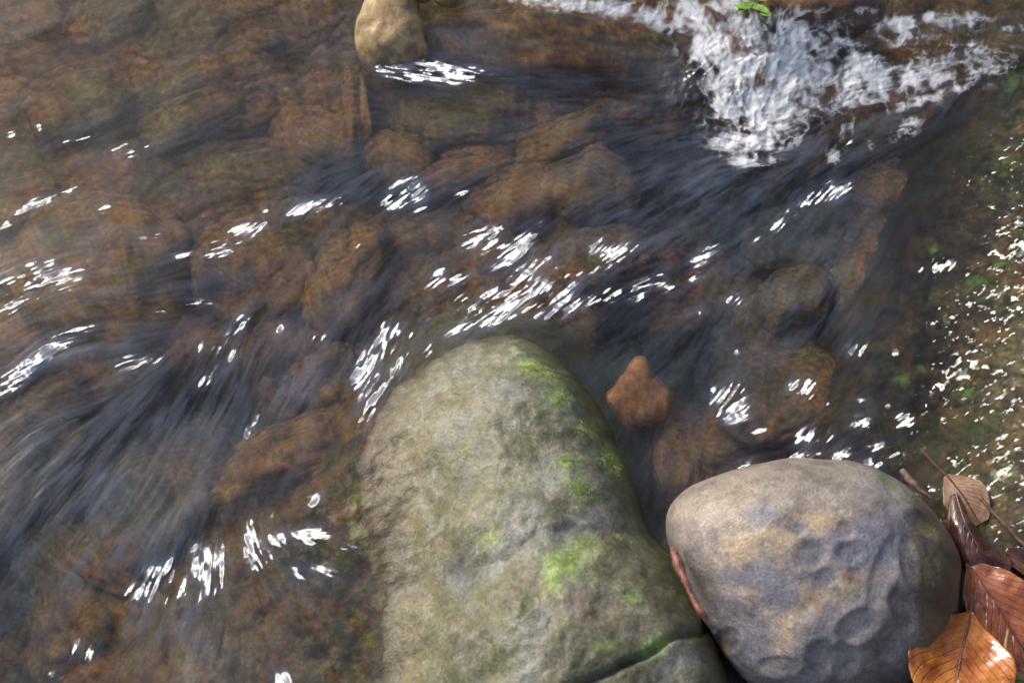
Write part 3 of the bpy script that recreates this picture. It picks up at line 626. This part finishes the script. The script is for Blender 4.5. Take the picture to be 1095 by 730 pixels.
# water film creeping over the right-hand slab, broken into many facets
film_z = coarse(lambda x, y: slab_h(x, y)+.6*slab_n(x, y), 12)+.0030
fr_ = sm(900, 985, PX)*sm(60, 180, PY)*(X < 1.5)
over = film_z > H
film_z = blur(film_z, 14, 2); H = np.where(over & (fr_ > .01), H*(1-fr_)+film_z*fr_, H)
fx_ = norm(f2((X*.8+Y*.55).ravel(), (Y*1.5-X*.9).ravel(), .0068, 3, 560, .6).reshape(X.shape))
dens = (sm(960, 1095, PX+.12*(PY-300))*1.0+.5*blob(PX, PY, 1050, 470, 60, 90)+.4*blob(PX, PY, 940, 485, 70, 22)+.5*blob(PX, PY, 1050, 400, 40, 60))*sm(105, 190, PY+.6*(PX-1050))
big = norm(f2(X.ravel(), Y.ravel(), .06, 3, 561).reshape(X.shape))
dens = dens+.10*sm(1000, 1095, PX)*sm(200, 400, PY)+.35*blob(PX, PY, 1080, 440, 60, 110)+.25*sm(1040, 1095, PX)
FG = sm(-.02, .5, fx_-(1.95-1.0*dens-.55*big))*fr_*sm(.05, .3, dens)
GM = np.maximum(GM, FG)
# tiny ripples in the shallow film over the slab
film = sm(880, 960, PX)*sm(330, 420, PY)
H += (~over)*film*.0012*(f2(X.ravel(), Y.ravel(), .016, 3, 520).reshape(X.shape)-.5)

tex = norm(f2(X.ravel(), Y.ravel(), .020, 4, 530, .65).reshape(X.shape))
rg = norm(1-2*np.abs(f2(X.ravel()+.004*S3.ravel(), Y.ravel()+.004*S2.ravel(), .022, 4, 535, .6)-.5)).reshape(X.shape)
fn = .14*S1+.25*S2+.42*tex+.62*rg+.2*S3
foam = sm(-.15, 1.15, foam_env*1.75-.72+.36*fn*sm(.05, .35, foam_env))
foam = np.maximum(foam, .55*sm(.5, 1.4, rg+.5*S2)*sm(.1, .5, foam_env))
foam = foam*sm(.08, .3, foam_env)*np.clip(.92+.16*S1+.12*rg, .35, 1)*.98
# aerated streaks, plus sky sheen and glint halos painted in as blue-grey diffuse
veil = np.clip(.05+.015*S2+.020*S1+.02*S3, 0, .3)
vm = strokes([(780,190,130,45,22,.9),(480,60,90,20,-10,.5),(560,290,150,60,25,.55),(190,660,60,40,0,.9),(290,640,26,40,-50,.35),(110,290,90,70,0,.55),(60,340,100,90,10,.6),(250,400,110,80,50,.5),(410,400,50,60,60,.6),(80,560,110,140,60,.50),(95,520,45,110,55,.65),(180,440,120,34,10,.8),(395,210,30,80,75,.6),(310,415,26,30,40,1.0),(690,265,50,30,30,.6),(700,120,110,40,5,.4),(900,120,160,60,15,.9),(330,410,60,40,40,.6),(860,300,120,80,10,.35)])
veil = veil+vm*np.clip(.12+.045*S1+.07*S2+.05*S3+.03*tex, 0, .5)
veil = veil*(1-.8*fr_)+(1-fr_)*np.clip(blur(GM, 6, 2)*(.45+.30*Sm+.20*S2), 0, .5)  # soft halo painted around the glints
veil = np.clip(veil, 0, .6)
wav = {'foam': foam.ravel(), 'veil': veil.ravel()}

t = NT('water')
aF = t.n('Attribute', attribute_name='foam').outputs['Fac']; aV = t.n('Attribute', attribute_name='veil').outputs['Fac']
co = t.n('TexCoord').outputs['Object']
tr = t.n('BsdfTransparent', i_Color=(.95, .95, .93, 1)); rf = t.n('BsdfRefraction', i_Color=(.95, .95, .93, 1), i_Roughness=.09, i_IOR=1.33)
body = t.n('MixShader', i_0=.62, i_1=tr.outputs[0], i_2=rf.outputs[0]).outputs[0]
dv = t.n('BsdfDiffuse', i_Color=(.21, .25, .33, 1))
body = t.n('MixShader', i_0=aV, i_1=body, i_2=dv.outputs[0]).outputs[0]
gls = t.n('BsdfGlossy', i_Color=(1, 1, 1, 1), i_Roughness=.16); gls.distribution = 'GGX'
ge = t.n('NewGeometry'); dt = t.n('VectorMath', operation='DOT_PRODUCT', i_0=ge.outputs['Normal'], i_1=ge.outputs['Incoming']).outputs['Value']
fr = t.math('MULTIPLY_ADD', t.math('POWER', t.math('SUBTRACT', 1.0, t.math('ABSOLUTE', dt), clamp=True), 5.0), .96, .037)
body = t.n('MixShader', i_0=fr, i_1=body, i_2=gls.outputs[0]).outputs[0]
nf = t.noise(420, 3, .7, co)
fc = t.ramp(nf, [(.3, (.84, .84, .84)), (.5, (.95, .94, .92)), (.7, (.98, .97, .95))])
fd = t.n('BsdfPrincipled', i_Base_Color=fc, i_Roughness=.35)
fd.inputs['Normal'].default_value = (0, 0, 0) if False else fd.inputs['Normal'].default_value
t.l(t.n('Bump', i_Strength=.5, i_Distance=.002, i_Height=nf).outputs[0], fd.inputs['Normal'])
fin = t.n('MixShader', i_0=aF, i_1=body, i_2=fd.outputs[0]).outputs[0]
t.l(fin, t.out.inputs[0]); M_water = t.m

Fw = grid_faces(NX, NY); env = blur(foam, 5, 1).ravel()
isf = env[Fw].mean(1) > .20
Pv = np.stack([X.ravel(), Y.ravel(), H.ravel()], 1)
gyy, gxx = np.gradient(H); gxx = gxx/np.gradient(gx_)[None]; gyy = gyy/np.gradient(gy_)[:, None]
gxx = gxx*(1-.8*fr_); gyy = gyy*(1-.8*fr_); tgx, tgy = gstar(X, Y); jit = .07
gxx = gxx*(1-GM)+(tgx+jit*S1)*GM; gyy = gyy*(1-GM)+(tgy+jit*tn)*GM
NR = np.stack([-gxx.ravel(), -gyy.ravel(), np.ones(X.size)], 1); NR /= np.linalg.norm(NR, axis=1)[:, None]
def sub_mesh(name, mask):
    f = Fw[mask]; ids = np.unique(f); re = np.zeros(len(Pv), np.int32); re[ids] = np.arange(len(ids))
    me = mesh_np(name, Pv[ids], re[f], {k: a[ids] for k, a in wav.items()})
    me.normals_split_custom_set_from_vertices(NR[ids].tolist())
    return me
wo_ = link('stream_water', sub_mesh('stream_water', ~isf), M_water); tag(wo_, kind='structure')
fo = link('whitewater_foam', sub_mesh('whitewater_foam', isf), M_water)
tag(fo, 'churning white foam where the stream tumbles in at the upper right', 'foam', kind='stuff')

# ------------------------------------------------------------------ leaves, pod and twigs
def leaf_mat(name, dark, mid, light, rough=.3, coat=.6, spots=True):
    t = NT(name); uv = t.n('Attribute', attribute_name='lf'); co = t.n('TexCoord').outputs['Object']
    sep = t.n('SeparateColor', i_0=uv.outputs['Color']); s_, tt = sep.outputs[0], sep.outputs[1]
    n1 = t.noise(38, 6, .65, co, .6); n2_ = t.noise(240, 4, .6, co)
    c = t.ramp(n1, [(.3, dark), (.5, mid), (.7, light)])
    # side veins: stripes slanting away from the midrib
    at_ = t.math('ABSOLUTE', t.math('SUBTRACT', tt, .5))
    vph = t.math('SUBTRACT', t.math('MULTIPLY', s_, 11.0), t.math('MULTIPLY', at_, 9.0))
    vn = t.math('ABSOLUTE', t.math('SUBTRACT', t.math('FRACT', vph), .5)); vein = t.math('SMOOTH_MIN', t.math('MULTIPLY', vn, 9.0), 1.0, .2)
    mid_ = t.math('MINIMUM', t.math('MULTIPLY', at_, 45.0), 1.0)
    vv = t.math('MINIMUM', vein, mid_)
    c = t.mixc(t.math('MULTIPLY_ADD', vv, -.45, .45), c, dark)
    c = t.mixc(1.0, c, t.ramp(n2_, [(.3, .75), (.5, 1.0), (.7, 1.2)]), 'MULTIPLY')
    if spots:
        c = t.mixc(t.ramp(t.noise(75, 3, .6, co), [(.62, 0.0), (.70, .7)]), c, tuple(v*.35 for v in dark))
    hh = t.math('MULTIPLY_ADD', vv, .6, t.math('MULTIPLY', n1, 1.3))
    bp = t.n('Bump', i_Strength=.55, i_Distance=.0025, i_Height=hh).outputs[0]
    p = t.n('BsdfPrincipled', i_Base_Color=c, i_Roughness=rough, i_Normal=bp)
    p.inputs['Coat Weight'].default_value = coat; p.inputs['Coat Roughness'].default_value = .09; p.inputs['Coat IOR'].default_value = 1.7
    t.l(p.outputs[0], t.out.inputs[0]); return t.m
def tube(pts, rads, n=10):
    pts = np.array(pts, float); rads = np.array(rads, float)
    T = np.gradient(pts, axis=0); T /= np.linalg.norm(T, axis=1)[:, None]; v = []
    for p, tt, r in zip(pts, T, rads):
        a = np.cross(tt, [0, 0, 1.]); a = a/max(np.linalg.norm(a), 1e-6); b = np.cross(tt, a)
        for k in range(n):
            q = 2*math.pi*k/n; v.append(p+r*(a*math.cos(q)+b*math.sin(q)))
    f = [[i*n+k, i*n+(k+1) % n, (i+1)*n+(k+1) % n, (i+1)*n+k] for i in range(len(pts)-1) for k in range(n)]
    return np.array(v), np.array(f)
def spline(pts, m):
    pts = np.array(pts, float); d = np.r_[0, np.cumsum(np.linalg.norm(np.diff(pts, axis=0), axis=1))]; tt = np.linspace(0, d[-1], m)
    q = np.stack([np.interp(tt, d, pts[:, k]) for k in range(pts.shape[1])], 1)
    for _ in range(max(2, m//10)): q[1:-1] = (q[:-2]+2*q[1:-1]+q[2:])/4
    return q
def simple_mat(name, c1, c2, rough=.5, scale=120, coat=0.0):
    t = NT(name); co = t.n('TexCoord').outputs['Object']; n1 = t.noise(scale, 5, .65, co)
    c = t.ramp(n1, [(.35, c1), (.65, c2)])
    p = t.n('BsdfPrincipled', i_Base_Color=c, i_Roughness=rough, i_Normal=t.n('Bump', i_Strength=.5, i_Distance=.002, i_Height=n1).outputs[0]); p.inputs['Coat Weight'].default_value = coat
    t.l(p.outputs[0], t.out.inputs[0]); return t.m
M_stem = simple_mat('leaf_stem', (.10, .03, .015), (.25, .09, .04), .35, 200, .5)
M_twig = simple_mat('twig_bark', (.10, .055, .035), (.30, .19, .13), .55, 180)

def leaf(spine, widths, mat, label, curl=.15, zwave=.003, name='fallen_leaf', seed=0, stem=None, hole=None, roll=None, tilt=0.0):
    "spine: (px, py, z) control points from stem to tip; widths: half widths in mm along it"
    sp = spline([at(*p) for p in spine], 60); S = np.linspace(0, 1, 60)
    wd = np.interp(S, np.linspace(0, 1, len(widths)), widths)/1000
    for _ in range(4): wd[1:-1] = (wd[:-2]+2*wd[1:-1]+wd[2:])/4
    T = np.gradient(sp, axis=0); T /= np.linalg.norm(T, axis=1)[:, None]
    Sd = np.cross(T, [0, 0, 1.]); Sd /= np.linalg.norm(Sd, axis=1)[:, None]; Nn = np.cross(Sd, T)
    if tilt: Sd, Nn = Sd*math.cos(tilt)+Nn*math.sin(tilt), Nn*math.cos(tilt)-Sd*math.sin(tilt)
    tt = np.linspace(-1, 1, 41); v = np.zeros((60, 41, 3)); lf = np.zeros((60, 41, 3))
    for j, t_ in enumerate(tt):
        if roll:
            a = t_*roll; rad = wd/ math.sin(min(roll, math.pi/2)); off = Sd*(rad*math.sin(a))[:, None]+Nn*(rad*(math.cos(a)-1))[:, None]
        else:
            off = Sd*(wd*t_)[:, None]+Nn*(wd*curl*abs(t_)**1.6)[:, None]
        v[:, j] = sp+off; lf[:, j, 0] = S; lf[:, j, 1] = .5+t_*.5
    fl_ = v.reshape(-1, 3); fl_[:, 2] += zwave*2*(f2(fl_[:, 0], fl_[:, 1], .03, 3, 600+seed)-.5)*np.tile(np.abs(tt)*.7+.3, 60)
    fl_[:, :2] += .0016*(f2(fl_[:, 0]+3, fl_[:, 1], .006, 3, 640+seed)-.5)[:, None]*np.tile(np.abs(tt) > .9, 60)[:, None]
    Fl = grid_faces(41, 60)
    if hole:
        ppx, ppy = proj(fl_); m = np.hypot((ppx-hole[0])/hole[2], (ppy-hole[1])/hole[3]) < 1
        Fl = Fl[~m[Fl].any(1)]
    base = sp[0].copy(); e = bpy.data.objects.new(name, None); col.objects.link(e); e.location = tuple(base); tag(e, label, 'leaf', 'fallen leaves on the right bank')
    o = link('blade', mesh_np('blade', fl_-base, Fl, {'lf': lf.reshape(-1, 3)}), mat, e)
    md = o.modifiers.new('thickness', 'SOLIDIFY'); md.thickness = .0006; md.offset = 0
    tv, tf = tube(sp[1:-2]+Nn[1:-2]*(.0006), np.linspace(.0011, .0003, 57)); link('midrib', mesh_np('midrib', tv-base, tf), M_stem, e)
    if stem:
        q = spline([at(*p) for p in stem], 24); tv, tf = tube(q, np.linspace(.0012, .0017, 24)); link('stem', mesh_np('stem', tv-base, tf), M_stem, e)
    return e
L_or = leaf_mat('orange_leaf', (.24, .05, .012), (.68, .20, .025), (.80, .33, .06))
L_dk = leaf_mat('dark_leaf', (.035, .010, .006), (.10, .028, .012), (.18, .055, .022), .22, 1.0)
L_rd = leaf_mat('red_brown_leaf', (.15, .035, .013), (.42, .11, .03), (.58, .19, .06), .22, 1.0)
L_pl = leaf_mat('pale_leaf', (.38, .19, .11), (.58, .34, .21), (.68, .46, .31), .5, .25, False)
L_gr = leaf_mat('yellow_green_leaf', (.16, .16, .02), (.36, .34, .04), (.48, .46, .08), .4, .4, False)
leaf([(1012,508,.040),(1030,530,.038),(1048,560,.030)], [3,16,26,25,20,11], L_pl, 'pale tan leaf lying underneath at the top of the leaf pile', curl=.12, stem=[(1012,508,.040),(1000,497,.038),(985,480,.036)], seed=1)
leaf([(1022,528,.052),(1032,560,.058),(1050,592,.058),(1082,606,.050)], [5,11,14,17,18,16,12], L_dk, 'dark brown leaf rolled into a finger shape on the pile', roll=1.9, zwave=.010, seed=2)
leaf([(1034,600,.048),(1062,640,.052),(1092,690,.046),(1120,730,.036)], [2,26,38,42,32,6], L_rd, 'shiny red-brown wet leaf in the middle of the leaf pile', curl=.25, zwave=.012, seed=3, stem=[(1034,600,.048),(1026,575,.040),(1018,560,.03)])
leaf([(1038,654,.062),(1030,690,.064),(1022,730,.062),(1016,775,.055)], [1,22,42,50,52,44,26,4], L_or, 'bright orange-brown leaf pointing up at the bottom of the pile', curl=.22, zwave=.010, seed=4, stem=[(1038,654,.062),(1040,640,.056)])
leaf([(1075,590,.044),(1100,604,.044),(1135,622,.040)], [5,14,18,14,3], L_dk, 'dark wet leaf cut off by the right edge beside the rolled one', curl=.3, zwave=.005, seed=5)
leaf([(1090,660,.03),(1085,700,.032),(1080,760,.03)], [3,20,24,20,4], L_or, 'dull orange leaf half hidden under the red-brown one', curl=.1, seed=6)
leaf([(1045,545,.028),(1054,560,.026),(1060,585,.022)], [3,8,9,6,2], L_gr, 'small olive leaf showing below the pale tan one', curl=.1, seed=7)
leaf([(1060,733,.066),(1085,727,.066),(1110,728,.062)], [2,5,6,5,2], L_gr, 'yellow-green leaf sliver at the bottom right corner', curl=.2, seed=8)
leaf([(1016,590,.035),(1010,620,.030),(1016,650,.028)], [2,6,8,6,2], L_dk, 'dark rotten leaf strip wedged beside the grey cobble', curl=-.2, seed=9)

def stick(name, pts, rads, mat, label, cat, wob=.0008, n=10, group=None):
    q = spline([at(*p) for p in pts], 48); r = np.interp(np.linspace(0, 1, 48), np.linspace(0, 1, len(rads)), rads)/1000
    q[:, 2] += wob*np.sin(np.arange(48)*.35); r = r*(1+.06*np.sin(np.arange(48)*.6)); r[0] *= .3; r[-1] *= .3
    tv, tf = tube(q, r, n); o = link(name, mesh_np(name, tv-q[24], tf), mat); o.location = tuple(q[24]); tag(o, label, cat, group); return o
stick('twig', [(1046,530,.046),(1072,558,.050),(1110,598,.046)], [2.2,1.6,2.0,1.4], M_twig, 'thin straight brown twig crossing the pale leaf to the right edge', 'twig')
stick('twig', [(964,503,.03),(972,512,.034),(984,524,.036),(998,534,.034)], [3.5,4.2,2.4,1.6], M_twig, 'short gnarled twig behind the top of the grey cobble', 'twig')
M_straw = simple_mat('dry_straw', (.30, .16, .05), (.55, .36, .14), .45, 90, .3)
stick('straw', [(1030,600,.036),(1030,640,.032),(1014,690,.026)], [1.2,1.8,1.4], M_straw, 'yellow dry straw between grey cobble and leaves', 'straw')
stick('straw', [(1078,672,.060),(1074,700,.062),(1070,722,.064)], [1.2,2.2,1.4], M_straw, 'short yellow straw lying on the leaf pile', 'straw')
pod = stick('seed_pod', [(718,584,.086),(725,602,.090),(736,630,.092),(747,651,.092),(757,664,.090)], [1.5,4.6,5.6,4.2,3.0,2.6,2.9,4.2,2.0], simple_mat('pod_skin', (.12, .03, .022), (.42, .17, .12), .5, 230, .15),
      'reddish brown pod wedged between boulder and cobble', 'pod', n=16)
# green leaf sprig caught in the foam at the top
e = bpy.data.objects.new('leaf_sprig', None); col.objects.link(e); p0 = at(800,8,.082); e.location = tuple(p0); tag(e, 'bright green leaf sprig caught above the foam at the top edge', 'leaf')
M_fresh = simple_mat('fresh_leaf', (.10, .24, .02), (.30, .52, .06), .4, 150, .3)
for a in [(788,14,806,3),(795,2,812,12),(808,6,822,16),(800,-4,818,2),(812,14,824,18),(785,6,798,10)]:
    A0 = at(a[0], a[1], .083); B0 = at(a[2], a[3], .086); d = B0-A0; sd_ = np.cross(d, [0, 0, 1.]); sd_ = sd_/np.linalg.norm(sd_)*.005
    v = []; S_ = np.linspace(0, 1, 9)
    for s in S_:
        wv = math.sin(math.pi*min(1, s*.95+.02))**.8
        for q in (-1, 0, 1): v.append(A0+d*s+sd_*wv*q+np.array([0, 0, .0012*abs(q)+.002*math.sin(3*s)])-p0)
    link('leaflet', mesh_np('leaflet', v, grid_faces(3, 9)), M_fresh, e)
